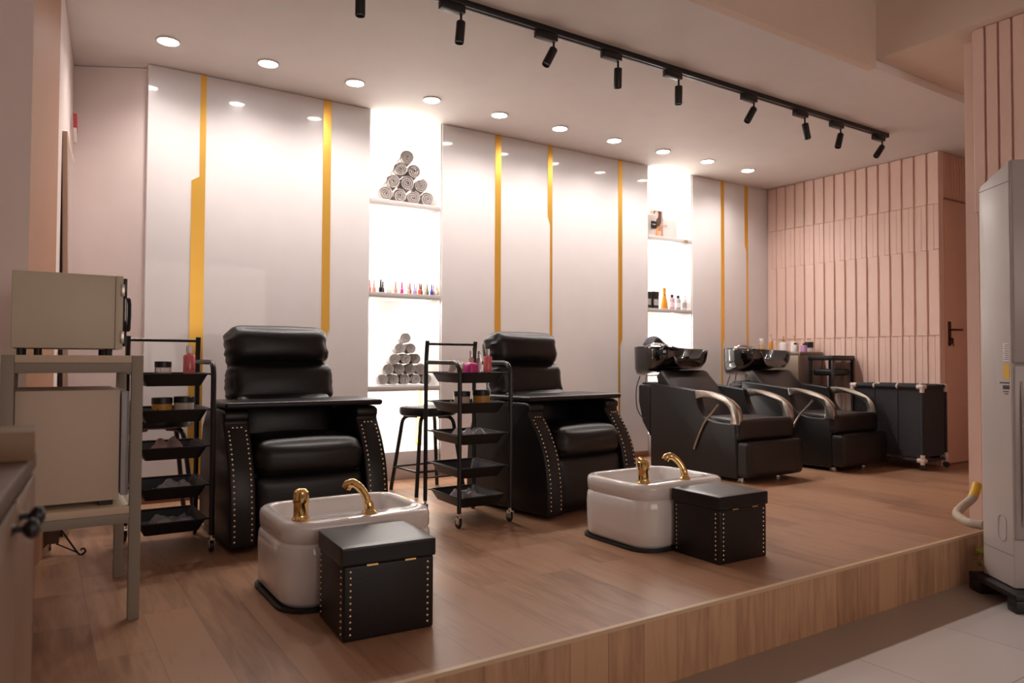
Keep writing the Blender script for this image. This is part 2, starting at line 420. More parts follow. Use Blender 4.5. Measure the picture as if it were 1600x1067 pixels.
# slatted wall in front at the right edge
def slatwall(bm):
    box(bm, -1.985, 2.0, -2.96, -2.84, LOW, 2.655)
    box(bm, -1.985, -1.88, -8.0, -2.96, LOW, 2.655)
    battens(bm, 'y', -1.985, 2.842, 7.9, .064, 2.653, None, zs=(LOW, LOW+.004, LOW+.008, 1.66), g=.2, th=.02, n=.5)
struct('wall_right_front', M_pink, slatwall)
struct('wall_far_right', M_pinkwall, box, 1.6, 1.7, -3, .1, 0, H)
struct('wall_corridor', M_pink, box, -1.985, 1.6, -2.84, -2.80, 0.001, H)

# ------------------------------------------------------------------ ceiling lights
M_em = mat('lamp_diffuser', (1, 1, 1), .5, emit=(1, .96, .93), es=38)
proto = None
ordn = ['first', 'second', 'third', 'fourth', 'fifth', 'sixth', 'seventh', 'eighth', 'ninth', 'last']
for i, x in enumerate(DLX):
    lab = '%s round recessed ceiling light of the row counted from the left wall' % ordn[i]
    if proto is None:
        proto = thing('recessed_downlight', lab, 'ceiling light', (x, DLY, H), 0, 'recessed lights along the panelled wall')
        mk('trim_ring', M_ceil, proto, lambda bm: tube(bm, [(.058*math.cos(a*PI/16), .058*math.sin(a*PI/16), .000) for a in range(32)], .006, 6, closed=True))
        mk('diffuser', M_em, proto, lathe, [(.050, .0025), (.050, -.001), (.0, -.001)], 28)
    else: dup(proto, lab, (x, DLY, H))
# ------------------------------------------------------------------ track with spotlights
YT = -1.69
tr = thing('ceiling_track', 'long black twin rail fixed under the ceiling, carrying the spotlights', 'light track', (0, YT, 0))
def rail(bm, y): box(bm, -6.2, -.80, y-.008, y+.008, 2.574, 2.604, bev=.002)
mk('rail', M_metal, tr, rail, .012); mk('rail', M_metal, tr, rail, -.012)
mk('end_cap', M_metal, tr, box, -.802, -.79, -.022, .022, 2.572, 2.604)
LX = [(-5.075, 0, 0), (-4.56, .10, -.02), (-4.00, .5, .0), (-3.55, -.06, .1), (-3.07, -.02, .05), (-2.38, .55, .1), (-1.84, -.14, -.1), (-1.42, .35, 0), (-.88, .68, .1)]
pp = None
def rot_head(o, tx, ty): o.rotation_euler = (ty, tx, 0)
wh = ['leftmost, cut by the top of the picture', 'second from the left', 'third from the left', 'fourth from the left', 'fifth from the left', 'sixth from the left', 'seventh from the left', 'eighth from the left', 'last at the right end of the track']
for i, (x, tx, ty) in enumerate(LX):
    t = thing('track_spotlight', 'black cylinder spotlight on the ceiling track, '+wh[i], 'spotlight', (x, YT, 2.572), 0, 'spotlights on the ceiling track')
    if pp is None:
        pp = [mk('adapter', M_metal, t, box, -.085, .045, -.019, .019, -.036, .0, bev=.002),
              mk('stem', M_metal, t, cyl, .03, 0, -.075, -.03, .006, 10)]
        b = bmesh.new(); lathe(b, [(.0, 0.0), (.021, 0), (.0225, -.003), (.0225, -.105), (.0215, -.108), (.019, -.108), (.018, -.1), (0, -.1)], 24)
        pp.append(obj('lamp_head', b, M_metal, t)); pp[2].location = (.03, 0, -.075); rot_head(pp[2], tx, ty)
    else:
        for q in pp:
            c = q.copy(); COL.objects.link(c); c.parent = t
            if q is pp[2]: rot_head(c, tx, ty)

# ------------------------------------------------------------------ recliners
def arm_profile():
    front = [(-.35, .02), (-.35, .12), (-.342, .22), (-.318, .34), (-.275, .435), (-.228, .505), (-.196, .547), (-.190, .565), (-.20, .582), (-.195, .606), (-.165, .618)]
    back = [(.10, .618), (.20, .60), (.30, .52), (.35, .40), (.36, .2), (.36, .02)]
    return [tuple(v)[:2] for v in smooth([(a, b, 0) for a, b in front], 4)]+back
def stud(bm, p, n, r=.0052):
    q = Vector(n).normalized().to_track_quat('Z', 'Y').to_matrix().to_4x4()
    lathe(bm, [(r, 0), (r*.92, r*.35), (r*.55, r*.65), (0, r*.75)], 8, T(*p) @ q)
def recliner(label, loc, rz):
    t = thing('reclining_armchair', label, 'armchair', loc, rz, 'black pedicure recliners')
    ap = arm_profile()
    for s in (-1, 1):
        x0, x1 = (-.372, -.258) if s < 0 else (.258, .372)
        a = mk('arm', M_black, t, prism, ap, YZ, x0, x1, bev=.012, seg=3, ang=50)
        for xx in ((x0+.02), (x1-.02)):
            b = bmesh.new(); fr = smooth([(y, z, 0) for y, z in [(-.351, .03), (-.351, .12), (-.343, .22), (-.319, .34), (-.276, .435), (-.229, .505), (-.206, .535)]], 40)
            acc = 0
            for k in range(1, len(fr)):
                acc += (fr[k]-fr[k-1]).length
                if acc >= .0225:
                    acc = 0; d = fr[k]-fr[k-1]; stud(b, (xx, fr[k].x, fr[k].y), (0, -d.y, d.x))
            obj('nailhead_trim', b, M_stud, a)
        b = bmesh.new()
        for f in (.25, .5, .75): stud(b, (x0+.02+(x1-x0-.04)*f, -.206, .540), (0, -.8, .6))
        obj('nailhead_trim', b, M_stud, a)
    # backrest: three puffed sections, leaning back
    Mb = T(0, .13, .44) @ R(-.16, 'X')
    mk('backrest_shell', M_black, t, cushion, (0, .13, .29), (.50, .10, .56), .04, (0, .01, 0), Mb)
    mk('lower_back_cushion', M_black, t, cushion, (0, .02, .10), (.51, .17, .27), .06, (0, .03, .0), Mb, wr=.006, seed=1)
    mk('middle_back_cushion', M_black, t, cushion, (0, .065, .29), (.545, .15, .235), .062, (.003, .028, .008), Mb, n=18, wr=.010, seed=2)
    mk('headrest', M_black, t, cushion, (-.01, .062, .492), (.53, .165, .215), .07, (.002, .03, .006), Mb, n=18, wr=.012, seed=3)
    mk('seat_cushion', M_black, t, cushion, (0, -.10, .395), (.51, .46, .17), .065, (0, .02, .02), None, n=16, wr=.01, seed=4)
    mk('footrest_panel', M_black, t, cushion, (0, -.262, .175), (.51, .12, .29), .035, (0, .012, 0), None, wr=.008, seed=5)
    mk('base', M_black2, t, box, -.26, .26, -.24, .34, .01, .33)
    # padded board laid over both arms
    tb = mk('tray_board', M_tray, t, box, -.365, .40, -.20, .16, .622, .652, bev=.014, seg=4)
    tb['label'] = 'thin padded black board laid across both arms'
    return t
recliner('black recliner beside the left trolley, nearer the camera', (-5.147, -1.09, 0), 0)
recliner('black recliner in the middle of the room, behind the second trolley', (-3.64, -1.24, 0), .14)

# ------------------------------------------------------------------ foot basins
def basin_body(bm):
    W, Dp = .57, .48
    R_ = [rr(W-.03, Dp-.03, .10, .012), rr(W-.004, Dp-.004, .115, .03), rr(W, Dp, .12, .08), rr(W+.004, Dp+.004, .12, .17), rr(W-.004, Dp-.004, .115, .212), rr(W-.018, Dp-.018, .105, .224)]
    R_ += [rr(W-.026, Dp-.026, .10, .226), rr(W-.014, Dp-.014, .10, .232), rr(W-.012, Dp-.012, .10, .275), rr(W-.02, Dp-.02, .097, .29), rr(W-.04, Dp-.04, .09, .297),
           rr(W-.085, Dp-.15, .065, .296, 0, .035), rr(W-.10, Dp-.165, .06, .288, 0, .035), rr(W-.13, Dp-.19, .055, .2, 0, .035), rr(W-.17, Dp-.23, .05, .11, 0, .035), rr(W-.25, Dp-.3, .04, .095, 0, .035)]
    loft(bm, R_)
def foot_basin(label, loc, rz, hcap):
    t = thing('foot_basin', label, 'foot bath', loc, rz, 'white pedicure foot basins')
    mk('basin_shell', M_white, t, basin_body, ang=60)
    mk('base_gasket', M_caster, t, lambda bm: loft(bm, [rr(.585, .495, .115, 0), rr(.585, .495, .115, .012)]))
    f = mk('spout', M_gold, t, lambda bm: (lathe(bm, [(.028, 0), (.028, .006), (.02, .012), (.016, .02)], 20, T(.03, -.175, .296)),
        tube(bm, smooth([(.03, -.175, .30), (.027, -.172, .33), (.016, -.16, .365), (.0, -.145, .39), (-.016, -.13, .402), (-.03, -.118, .398), (-.036, -.112, .386)], 6),
             [.017]*8+[.0145]*8+[.0155]*8+[.017]*6+[.0185]*7, 14)))
    h = mk('mixer_handle', M_gold, t, lambda bm: (lathe(bm, [(.031, 0), (.031, .006), (.026, .012), (.0245, .02), (.0245, .058), (.027, .062), (.027, .068)], 24, T(-.215, -.155, .296)),
        lathe(bm, [(.0265, 0), (.027, .014), (.025, .03), (.014, .040), (0, .042)], 24, T(-.215, -.155, .365) @ R(hcap*.5, 'Y'))))
    if hcap < 0:
        mk('lever', M_gold, h, tube, [(-.215, -.155, .385), (-.228, -.15, .405), (-.238, -.146, .415)], [.02, .012, .006], 10, flat=(.5, 1.2))
    return t
foot_basin('white foot basin with gold taps in front of the left recliner', (-5.24, -2.085, 0), 0, .1)
foot_basin('white foot basin with gold taps in front of the middle recliner', (-3.70, -2.155, 0), 0, -.25)

# ------------------------------------------------------------------ studded ottomans
def ottoman(label, loc, rz):
    t = thing('studded_ottoman', label, 'ottoman', loc, rz, 'small studded storage stools')
    w, d = .295, .27
    mk('body', M_black2, t, box, -w/2, w/2, -d/2, d/2, 0, .228, bev=.008, seg=3)
    mk('lid', M_tray, t, cushion, (0, 0, .256), (w+.012, d+.012, .060), .008, (0, 0, .002))
    def col(bm, face, s):
        for k in range(11):
            z = .022+k*.0188
            if face == 'f': stud(bm, (s*(w/2-.022), -d/2, z), (0, -1, 0), .0042)
            if face == 'l': stud(bm, (-w/2, s*(d/2-.022), z), (-1, 0, 0), .0042)
            if face == 'r': stud(bm, (w/2, s*(d/2-.022), z), (1, 0, 0), .0042)
    for f in 'flr':
        for s in (-1, 1):
            o = mk('nailhead_trim', M_stud, t, col, f, s)
    for s in (-.2, .22):
        mk('hinge', M_gold, t, box, s*w-.018, s*w+.018, -d/2-.0075, -d/2-.001, .224, .229)
    return t
ottoman('black studded ottoman in front of the nearer foot basin', (-5.29, -2.51, 0), -.06)
ottoman('black studded ottoman beside the farther foot basin', (-3.685, -2.548, 0), -.02)

# ------------------------------------------------------------------ trolleys
TZ = [.142, .292, .464, .626, .784]
def tray_mesh(bm, z, w=.272, d=.35):
    h = .052
    loft(bm, [rr(w, d, .02, z, n=4), rr(w-.052, d-.052, .018, z-h, n=4)], False, True)
    t = bmesh.new()
    loft(bm, [rr(w-.006, d-.006, .018, z-.001, n=4), rr(w-.058, d-.058, .016, z-h+.004, n=4)], False, True)
    tube(bm, rr(w, d, .02, z, n=4), .0042, 6, closed=True)
def caster(bm_f, bm_w, x, y):
    cyl(bm_f, x, y, .055, .075, .008, 10)
    for s in (-1, 1): box(bm_f, x+s*.010-.0015, x+s*.010+.0015, y-.016, y+.016, .022, .062, bev=.001)
    box(bm_f, x-.0115, x+.0115, y-.016, y+.016, .055, .062)
    lathe(bm_w, [(.012, -.008), (.022, -.008), (.0245, -.005), (.0245, .005), (.022, .008), (.012, .008)], 18, T(x, y+.008, .0245) @ R(PI/2, 'Y'))
def trolley(label, loc, rz):
    t = thing('salon_trolley', label, 'trolley', loc, rz, 'black five tray salon trolleys')
    for s in (-1, 1):
        x = s*.152
        fr = mk('side_frame', M_metal, t, lambda bm: (
            tube(bm, fillet([(x, -.20, .075), (x, -.20, .838), (x, .185, .838)], .075, 8), .0115, 10, flat=(.75, 1.25) if False else None),
            tube(bm, fillet([(x, .20, .075), (x, .20, .86), (x, .185, .958)], .06, 6), .0115, 10)))
        for z in TZ[1:]: 
            r_ = mk('side_rail', M_metal, fr, tube, [(x-s*.0, -.2, z), (x, .2, z)], .0045, 6)
    mk('push_bar', M_metal, t, tube, [(-.152, .187, .94), (.152, .187, .94)], .0075, 10)
    mk('lower_bar', M_metal, t, tube, [(-.152, .2, .20), (.152, .2, .20)], .005, 8)
    for z in TZ: mk('tray', M_plastic, t, tray_mesh, z)
    for z in TZ:
        mk('tray_bracket', M_metal, t, lambda bm: (tube(bm, [(-.152, -.165, z), (-.13, -.165, z)], .0035, 6), tube(bm, [(.152, -.165, z), (.13, -.165, z)], .0035, 6),
             tube(bm, [(-.152, .165, z), (-.13, .165, z)], .0035, 6), tube(bm, [(.152, .165, z), (.13, .165, z)], .0035, 6)))
    for sx in (-1, 1):
        for sy in (-1, 1):
            bf, bw = bmesh.new(), bmesh.new(); caster(bf, bw, sx*.152, sy*.2)
            c = obj('caster', bf, M_chrome, t); obj('wheel', bw, M_caster, c)
    return t
T1 = (-5.722, -1.124); T2 = (-4.275, -1.325)
trolley('black salon trolley behind the oven rack, left of the nearer recliner', (*T1, 0), 0)
trolley('black salon trolley standing between the two recliners', (*T2, 0), -.02)

# small goods -------------------------------------------------------
def cmat(n, c, r=.35, **k): return mat(n, c, r, **k)
def jar(name, label, loc, r, h, cap, mb, mc, cat='jar', group=None, word=None):
    t = thing(name, label, cat, loc, 0, group)
    mk('body', mb, t, lathe, [(r*.9, 0), (r, .003), (r, h-.002), (r*.93, h)], 24)
    mk('lid', mc, t, lathe, [(r*1.03, h), (r*1.03, h+cap-.002), (r*.98, h+cap), (0, h+cap)], 24)
    if word:
        text('print', word, h*.55, cmat('dark_print', (.02, .02, .02)), t, T(0, -r-.0008, h*.5) @ R(PI/2, 'X'))
    return t
def bottle(name, label, loc, r, h, neck, cap, mb, mc, cat='bottle', group=None, pump=False, square=False, mlabel=None):
    t = thing(name, label, cat, loc, 0, group)
    sh_ = h*.78
    mk('body', mb, t, lathe, [(r*.92, 0), (r, .003), (r, sh_-r*.35), (r*.85, sh_-r*.08), (neck, sh_), (neck, sh_+.004)], 8 if square else 20)
    c = mk('cap', mc, t, lathe, [(neck*1.12, sh_+.002), (neck*1.12, h-.002), (neck*.95, h), (0, h)], 16)
    if pump:
        mk('pump_head', mc, t, lambda bm: (cyl(bm, 0, 0, h-.002, h+.022, neck*.35, 8), tube(bm, [(0, 0, h+.024), (-.012, -.005, h+.026), (-.03, -.012, h+.022)], [.006, .005, .003], 8)))
    if mlabel: mk('label', mlabel, t, lathe, [(r*1.01, sh_*.2), (r*1.01, sh_*.62)], 20)
    return t
M_cap = cmat('black_cap', (.012, .011, .012)); M_lab = cmat('white_label', (.8, .76, .74)); M_yel = cmat('ochre_scrub', (.55, .28, .05))
M_pinkb = cmat('pink_liquid', (.78, .19, .20), .15); M_mag = cmat('magenta_pack', (.72, .05, .30)); M_pale = cmat('pale_plastic', (.72, .66, .62), .25); M_dark = cmat('dark_bottle', (.035, .03, .03), .15)
def crumple(bm, w, d, h, seed, n=22):
    t = bmesh.new(); g = [[None]*(n+1) for _ in range(n+1)]
    for i in range(n+1):
        for j in range(n+1):
            u, v = i/n*2-1, j/n*2-1
            e = max(0, 1-max(abs(u), abs(v))**6)
            z = h*e*max(.05, .48+.75*noise.noise(Vector((u*1.7+seed, v*1.7, seed*.7)))+.22*abs(noise.noise(Vector((u*4+seed, v*4, seed)))))+.003
            g[i][j] = t.verts.new((u*w/2*(1+.15*noise.noise(Vector((v*2, seed, 0)))), v*d/2*(1+.15*noise.noise(Vector((u*2, 0, seed)))), z))
    for i in range(n):
        for j in range(n): t.faces.new((g[i][j], g[i+1][j], g[i+1][j+1], g[i][j+1]))
    r_ = bmesh.ops.extrude_face_region(t, geom=t.faces[:]); 
    for v in [x for x in r_['geom'] if isinstance(x, bmesh.types.BMVert)]: v.co.z -= .0025
    bmesh.ops.recalc_face_normals(t, faces=t.faces[:]); merge(bm, t)
def pile(name, label, cat, loc, w, d, h, seed, m, rz=0):
    o = mk(name, m, None, crumple, w, d, h, seed, ang=180); o.location = loc; o.rotation_euler = (0, 0, rz); return tag(o, label, cat)
FL = -.052+.0045   # inner floor of a tray relative to its rim
def on2(dx, dy, tier, dz=0): return (T2[0]+dx, T2[1]+dy, TZ[tier]+FL+dz)
def on1(dx, dy, tier, dz=0): return (T1[0]+dx, T1[1]+dy, TZ[tier]+FL+dz)
bottle('spray_bottle', 'pale cream spray bottle, leftmost on top of the middle trolley', on2(.005, -.03, 4), .014, .165, .008, .03, cmat('cream_liquid', (.62, .45, .36), .2), M_clear)
bottle('serum_bottle', 'dark bottle with gold collar standing among the spray bottles on the middle trolley', on2(.035, -.01, 4), .014, .185, .008, .04, M_dark, M_dark)
bottle('spray_bottle', 'clear empty spray bottle between the dark and pink ones on the middle trolley', on2(.062, -.02, 4), .014, .165, .008, .03, M_clear, M_clear)
sb = bottle('spray_bottle', 'clear spray bottle of pink liquid, rightmost on top of the middle trolley', on2(.082, -.075, 4), .023, .175, .010, .04, M_pinkb, M_clear)
pile('product_pouch', 'crumpled beige pouch at the left of the middle trolley top tray', 'pouch', on2(-.045, .01, 4), .10, .14, .12, 3.3, cmat('beige_foil', (.45, .36, .31), .4))
pk = mk('tissue_pack', M_mag, None, cushion, (0, 0, .052), (.06, .06, .09), .012, (.004, .004, .006)); pk.location = on2(-.025, -.085, 4); tag(pk, 'small magenta and white packet in the middle trolley top tray', 'packet')
jar('scrub_jar', 'wide yellow jar with black lid in the second tray of the middle trolley', on2(.045, -.07, 3), .046, .085, .028, M_yel, M_cap)
jar('cream_jar', 'clear jar with flat black lid beside the yellow jar on the middle trolley', on2(-.05, -.03, 3), .043, .08, .026, cmat('milky_plastic', (.6, .52, .46), .2), M_cap)
pile('cotton_wad', 'small white cotton wad at the left of the second tray', 'cotton', on2(-.065, .06, 3), .045, .045, .06, 1.2, M_towel)
pile('wipes_bag', 'crumpled pale plastic bag in the third tray of the middle trolley', 'plastic bag', on2(.01, -.01, 2), .17, .23, .085, 5.1, M_film)
pile('paper_scrap', 'small white paper scrap in the fourth tray of the middle trolley', 'paper', on2(-.01, -.06, 1), .07, .05, .01, 2.2, M_lab)
pile('plastic_sleeve', 'white plastic sleeve spread in the lowest tray of the middle trolley', 'plastic bag', on2(.01, -.01, 0), .17, .23, .07, 8.4, M_film, .2)
jar('cream_jar', 'small clear jar with black lid on the left trolley top tray', on1(-.035, -.06, 4), .034, .078, .026, M_clear, M_cap, word='Catte')
bp_ = bottle('spray_bottle', 'spray bottle of pink liquid on the left trolley top tray', on1(.078, -.03, 4), .026, .175, .012, .04, M_pinkb, M_clear)
text('print', 'Lumea', .012, cmat('dark_print', (.02, .02, .02)), bp_, T(0, -.0245, .07) @ R(PI/2, 'X'))
jar('scrub_jar', 'low ochre jar with black lid in the second tray of the left trolley', on1(-.038, -.07, 3), .042, .075, .026, M_yel, M_cap, word='Matte')
jar('cream_jar', 'low pale jar with black lid beside the ochre jar on the left trolley', on1(.052, -.07, 3), .042, .078, .026, cmat('milky_plastic', (.6, .52, .46)), M_cap)
pile('hair_net_bag', 'crumpled pinkish plastic bag in the third tray of the left trolley', 'plastic bag', on1(-.02, -.03, 2), .15, .2, .085, 9.1, cmat('pink_film', (.6, .42, .42), .3, alpha=.7))
pile('plastic_sleeve', 'clear plastic sleeve in the fourth tray of the left trolley', 'plastic bag', on1(.02, -.02, 1), .18, .22, .06, 4.6, M_film)
pile('plastic_sleeve', 'grey folded plastic sheet in the lowest tray of the left trolley', 'plastic sheet', on1(.02, -.02, 0), .18, .22, .05, 6.6, M_film)

# ------------------------------------------------------------------ stools
def stool(label, loc, rz, top=.552):
    t = thing('round_stool', label, 'stool', loc, rz, 'black round stools')
    mk('seat', M_tray, t, lathe, [(.168, top-.058), (.182, top-.05), (.186, top-.02), (.18, top-.004), (.16, top), (0, top)], 36)
    for k in range(4):
        a = PI/4+k*PI/2; c, s = math.cos(a), math.sin(a)
        mk('leg', M_metal, t, tube, fillet([(c*.07, s*.07, top-.066), (c*.165, s*.165, top-.066), (c*.245, s*.245, 0.004)], .06, 8), .0125, 12)
    q = .188*math.cos(PI/4)*1.14
    ring = rr(2*q+.02, 2*q+.02, .03, .155, n=5)
    mk('footrest_ring', M_metal, t, tube, ring, .0075, 8, closed=True)
    return t
stool('round black backless stool in front of the left niche', (-4.10, -.50, 0), .05)
stool('round black stool mostly hidden behind the left trolley', (-5.70, -.50, 0), .0, top=.55)

# ------------------------------------------------------------------ shampoo chairs
def shampoo_chair(label, loc, rz=0, towel=False):
    t = thing('shampoo_chair', label, 'shampoo chair', loc, rz, 'black shampoo backwash chairs')
    W = .305
    # side panel outline (y, z); local front is -y ; origin is at world y = loc.y
    side = [(.47, .02), (.47, .665), (.43, .675), (0.0, .632)]
    curve = smooth([(0.0, .632), (-.01, .585), (-.035, .51), (-.085, .445), (-.16, .415), (-.25, .408), (-.36, .408)], 5)
    side += [(v.x, v.y) for v in curve[1:]]+[(-.375, .40), (-.385, .03)]
    for s in (-1, 1):
        x0, x1 = (-W, -W+.07) if s < 0 else (W-.07, W)
        mk('side_panel', M_black, t, prism, side, YZ, x0, x1, bev=.010, seg=3, ang=50)
        # aluminium arm loop
        outer = smooth([(.0, .636), (-.10, .632), (-.22, .612), (-.32, .575), (-.385, .52), (-.405, .455), (-.402, .405)], 6)
        inner = smooth([(-.325, .405), (-.335, .45), (-.325, .505), (-.275, .552), (-.19, .580), (-.10, .588), (-.012, .572)], 6)
        poly = [(v.x, v.y) for v in outer]+[(v.x, v.y) for v in inner]
        xa, xb = (-W-.006, -W+.042) if s < 0 else (W-.042, W+.006)
        mk('arm_loop', M_alu, t, prism, poly, YZ, xa, xb, bev=.004, seg=2, ang=40, label='brushed metal arm loop')
    mk('seat_cushion', M_black2, t, cushion, (0, -.20, .365), (.47, .42, .15), .035, (0, .008, .012), None, n=12, wr=.006, seed=7)
    mk('seat_front', M_black2, t, cushion, (.0, -.372, .365), (.60, .09, .155), .03, (0, .006, .006), None, n=12, wr=.006, seed=8)
    mk('footrest', M_black2, t, cushion, (.005, -.425, .165), (.61, .11, .25), .025, (0, .008, .004), None, n=12)
    mk('frame', M_black2, t, box, -.24, .24, -.37, .45, .035, .31)
    Mb = T(0, .0, .38) @ R(-.80, 'X')
    mk('backrest', M_black2, t, cushion, (0, .035, .27), (.53, .10, .60), .03, (0, .012, 0), Mb, n=12, wr=.004)
    # column that carries the bowl and its drain
    mk('drain_column', M_black, t, prism, [(.472, .655), (.615, .655), (.615, .52), (.57, .36), (.475, .24)], YZ, -.30, -.10, bev=.015, seg=3)
    mk('bowl_stand', M_metal, t, box, -.27, .26, .40, .60, .66, .675, bev=.003)
    mk('hinge_block', M_metal, t, box, -.10, .10, .44, .60, .675, .73, bev=.006)
    # bowl
    def bowl(bm):
        n = 56; outer = []; 
        cy, a, b_ = .545, .305, .205
        def se(th, a, b_, e):
            c, s = math.cos(th), math.sin(th); return (math.copysign(abs(c)**e, c)*a, math.copysign(abs(s)**e, s)*b_)
        def rimz(th):
            # front is th=-90deg: neck notch; wings on both sides of it
            d = abs(((th+PI/2+PI) % (2*PI))-PI)
            notch = .125*(1-(d/.46)**4) if d < .46 else 0
            return .955+.018*math.sin(th)-notch
        rings = []
        def ring(sc, zf, sh_, e=.62):
            out = []
            for k in range(n):
                th = 2*PI*k/n; x, y = se(th, a*sc, b_*sc, e)
                d = abs(((th+PI/2+PI) % (2*PI))-PI)
                z = zf(th)
                y2 = y+cy+sh_
                if d < 1.0: y2 -= .06*(1-d/1.0)*0 
                out.append(Vector((x, y2, z)))
            return out
        bot = lambda f: (lambda th: .755+.02*(-math.sin(th)+1)*.5+f)
        rings.append(ring(.62, lambda th: .722+.05*(1-math.sin(th))/2, .05))
        rings.append(ring(.90, lambda th: .728+.085*(1-math.sin(th))/2, .018))
        rings.append(ring(.98, lambda th: .765+.09*(1-math.sin(th))/2, .004))
        rings.append(ring(1.0, lambda th: .86+.3*(rimz(th)-.9), 0))
        rings.append(ring(1.02, lambda th: rimz(th)-.01, -.004))
        rings.append(ring(1.01, lambda th: rimz(th), -.004))
        rings.append(ring(.965, lambda th: rimz(th)-.002, 0))
        rings.append(ring(.93, lambda th: .9+.35*(rimz(th)-.9), 0))
        rings.append(ring(.85, lambda th: .84, .01))
        rings.append(ring(.6, lambda th: .805, .02))
        rings.append(ring(.2, lambda th: .795, .03))
        loft(bm, rings)
    mk('wash_bowl', M_gloss, t, bowl, ang=60, label='glossy black wash bowl with neck notch')
    mk('faucet', M_chrome, t, lambda bm: (cyl(bm, -.1, .70, .95, .985, .014, 14), tube(bm, smooth([(-.1, .70, .98), (-.08, .66, .992), (-.02, .60, .985), (.02, .56, .965)], 5), .008, 10)))
    mk('shower_hose', M_chrome, t, tube, smooth([(-.16, .69, .95), (-.15, .62, .985), (-.08, .56, .975), (-.05, .60, .95), (-.1, .66, .94)], 6), .005, 8)
    mk('drain_hose', M_metal, t, tube, smooth([(-.292, .60, .73), (-.315, .62, .62), (-.325, .60, .47), (-.305, .55, .39), (-.29, .50, .42)], 6), .004, 8)
    mk('drain_pipe', M_chrome, t, tube, [(-.26, .58, .65), (-.25, .57, .75)], .006, 8)
    mk('recline_lever', M_alu, t, tube, smooth([(-W-.012, -.235, .545), (-W-.014, -.185, .49), (-W-.014, -.10, .40), (-W-.013, -.03, .27), (-W-.012, .0, .20)], 5), .0075, 10)
    for sx, sy in ((-1, -.33), (1, -.33), (-1, .38), (1, .38)):
        mk('foot', M_chrome, t, lambda bm: (cyl(bm, sx*.2, sy, 0.008, .04, .022, 16), cyl(bm, sx*.2, sy, 0, .008, .032, 16)))
    return t
SC1 = (-1.835, -.985); SC2 = (-.785, -1.02)
shampoo_chair('black shampoo chair nearer the camera with a grey towel on its bowl', (*SC1, 0))
shampoo_chair('black shampoo chair farther right, beside the laundry hamper', (*SC2, 0))
def towel_g(bm):
    n, m_ = 18, 8; prof = []
    pts = smooth([(-.16, 0, .0), (-.12, 0, .045), (-.07, 0, .05), (0, 0, .022), (.08, 0, .008), (.17, 0, .0)], 4)
    rings = []
    for k, p in enumerate(pts):
        hh = .022+.012*math.exp(-((p.x+.09)/.05)**2)
        rings.append([Vector((p.x, math.cos(a)*.055, p.z+hh*.5+math.sin(a)*hh*.6+.004*noise.noise(Vector((p.x*20, a, 0))))) for a in [2*PI*q/14 for q in range(14)]])
    loft(bm, rings)
o = mk('folded_towel', M_gtowel, None, towel_g, ang=80); o.location = (SC1[0]+.06, SC1[1]+.72, .962); o.rotation_euler = (0, .10, 0)
tag(o, 'dark grey towel draped on the rim of the nearer wash bowl', 'towel')

# ------------------------------------------------------------------ laundry hamper
def hamper(loc):
    t = thing('laundry_hamper', 'dark fabric laundry sorter on casters against the pink wall', 'laundry hamper', loc)
    X0, X1, Y0, Y1 = -.18, .18, -.29, .29; Z0, Z1 = .075, .655
    for x in (X0, X1):
        for y in (Y0, Y1): mk('upright_pole', M_darkfab, t, cyl, x, y, Z0, Z1, .011, 12)
    for z in (Z0, Z1):
        for x in (X0, X1): mk('long_rail', M_darkfab, t, tube, [(x, Y0, z), (x, Y1, z)], .013 if z < .1 else .017, 10)
        for y in (Y0, Y1): mk('short_rail', M_darkfab, t, tube, [(X0, y, z), (X1, y, z)], .013 if z < .1 else .017, 10)
    def bag(bm, y0, y1):
        t_ = bmesh.new()
        a = [Vector((X0+.006, y0, 0)), Vector((X1-.006, y0, 0)), Vector((X1-.006, y1, 0)), Vector((X0+.006, y1, 0))]
        rings = []
        for k in range(9):
            z = Z1-.005-(Z1-Z0-.03)*k/8; r_ = []
            for i in range(4):
                p, q = a[i], a[(i+1) % 4]
                for j in range(8):
                    v = p.lerp(q, j/8); f = math.sin(PI*j/8)*math.sin(PI*k/8)
                    nrm = Vector(((q-p).y, -(q-p).x, 0)).normalized()
                    v = v+nrm*(-.006*f+.005*noise.noise(Vector((j*.9+i*3, k*.8, y0*9)))*f); v.z = z; r_.append(v)
            rings.append(r_)
        loft(bm, rings, False, True)
    mk('bag', M_darkfab, t, bag, Y0+.006, -.098, ang=60); mk('bag', M_darkfab, t, bag, -.092, .094, ang=60); mk('bag', M_darkfab, t, bag, .10, Y1-.006, ang=60)
    for x in (X0, X1):
        for y in (Y0, Y1):
            for z in (Z0, Z1):
                sx, sy, sz = (1 if x < 0 else -1), (1 if y < 0 else -1), (1 if z < .3 else -1)
                mk('corner_connector', M_wplast, t, lambda bm: (
                    tube(bm, [(x-sx*.012, y, z), (x+sx*.038, y, z)], .0185, 10), tube(bm, [(x, y-sy*.012, z), (x, y+sy*.038, z)], .0185, 10), tube(bm, [(x, y, z-sz*(.03 if z < .3 else .012)), (x, y, z+sz*.045)], .0165, 10)))
            def cs(bm): cyl(bm, x, y, .03, .055, .009, 10); lathe(bm, [(.01, -.012), (.023, -.011), (.025, -.008), (.025, .008), (.023, .011), (.01, .012)], 16, T(x, y, .025) @ R(.5, 'Z') @ R(PI/2, 'Y'))
            mk('caster', M_caster, t, cs)
    for y in (-.095, .097):
        for x in (X0, X1): mk('rail_clip', M_wplast, t, tube, [(x, y-.006, Z1), (x, y+.006, Z1)], .0195, 10)
    return t
hamper((-.235, -1.455, 0))

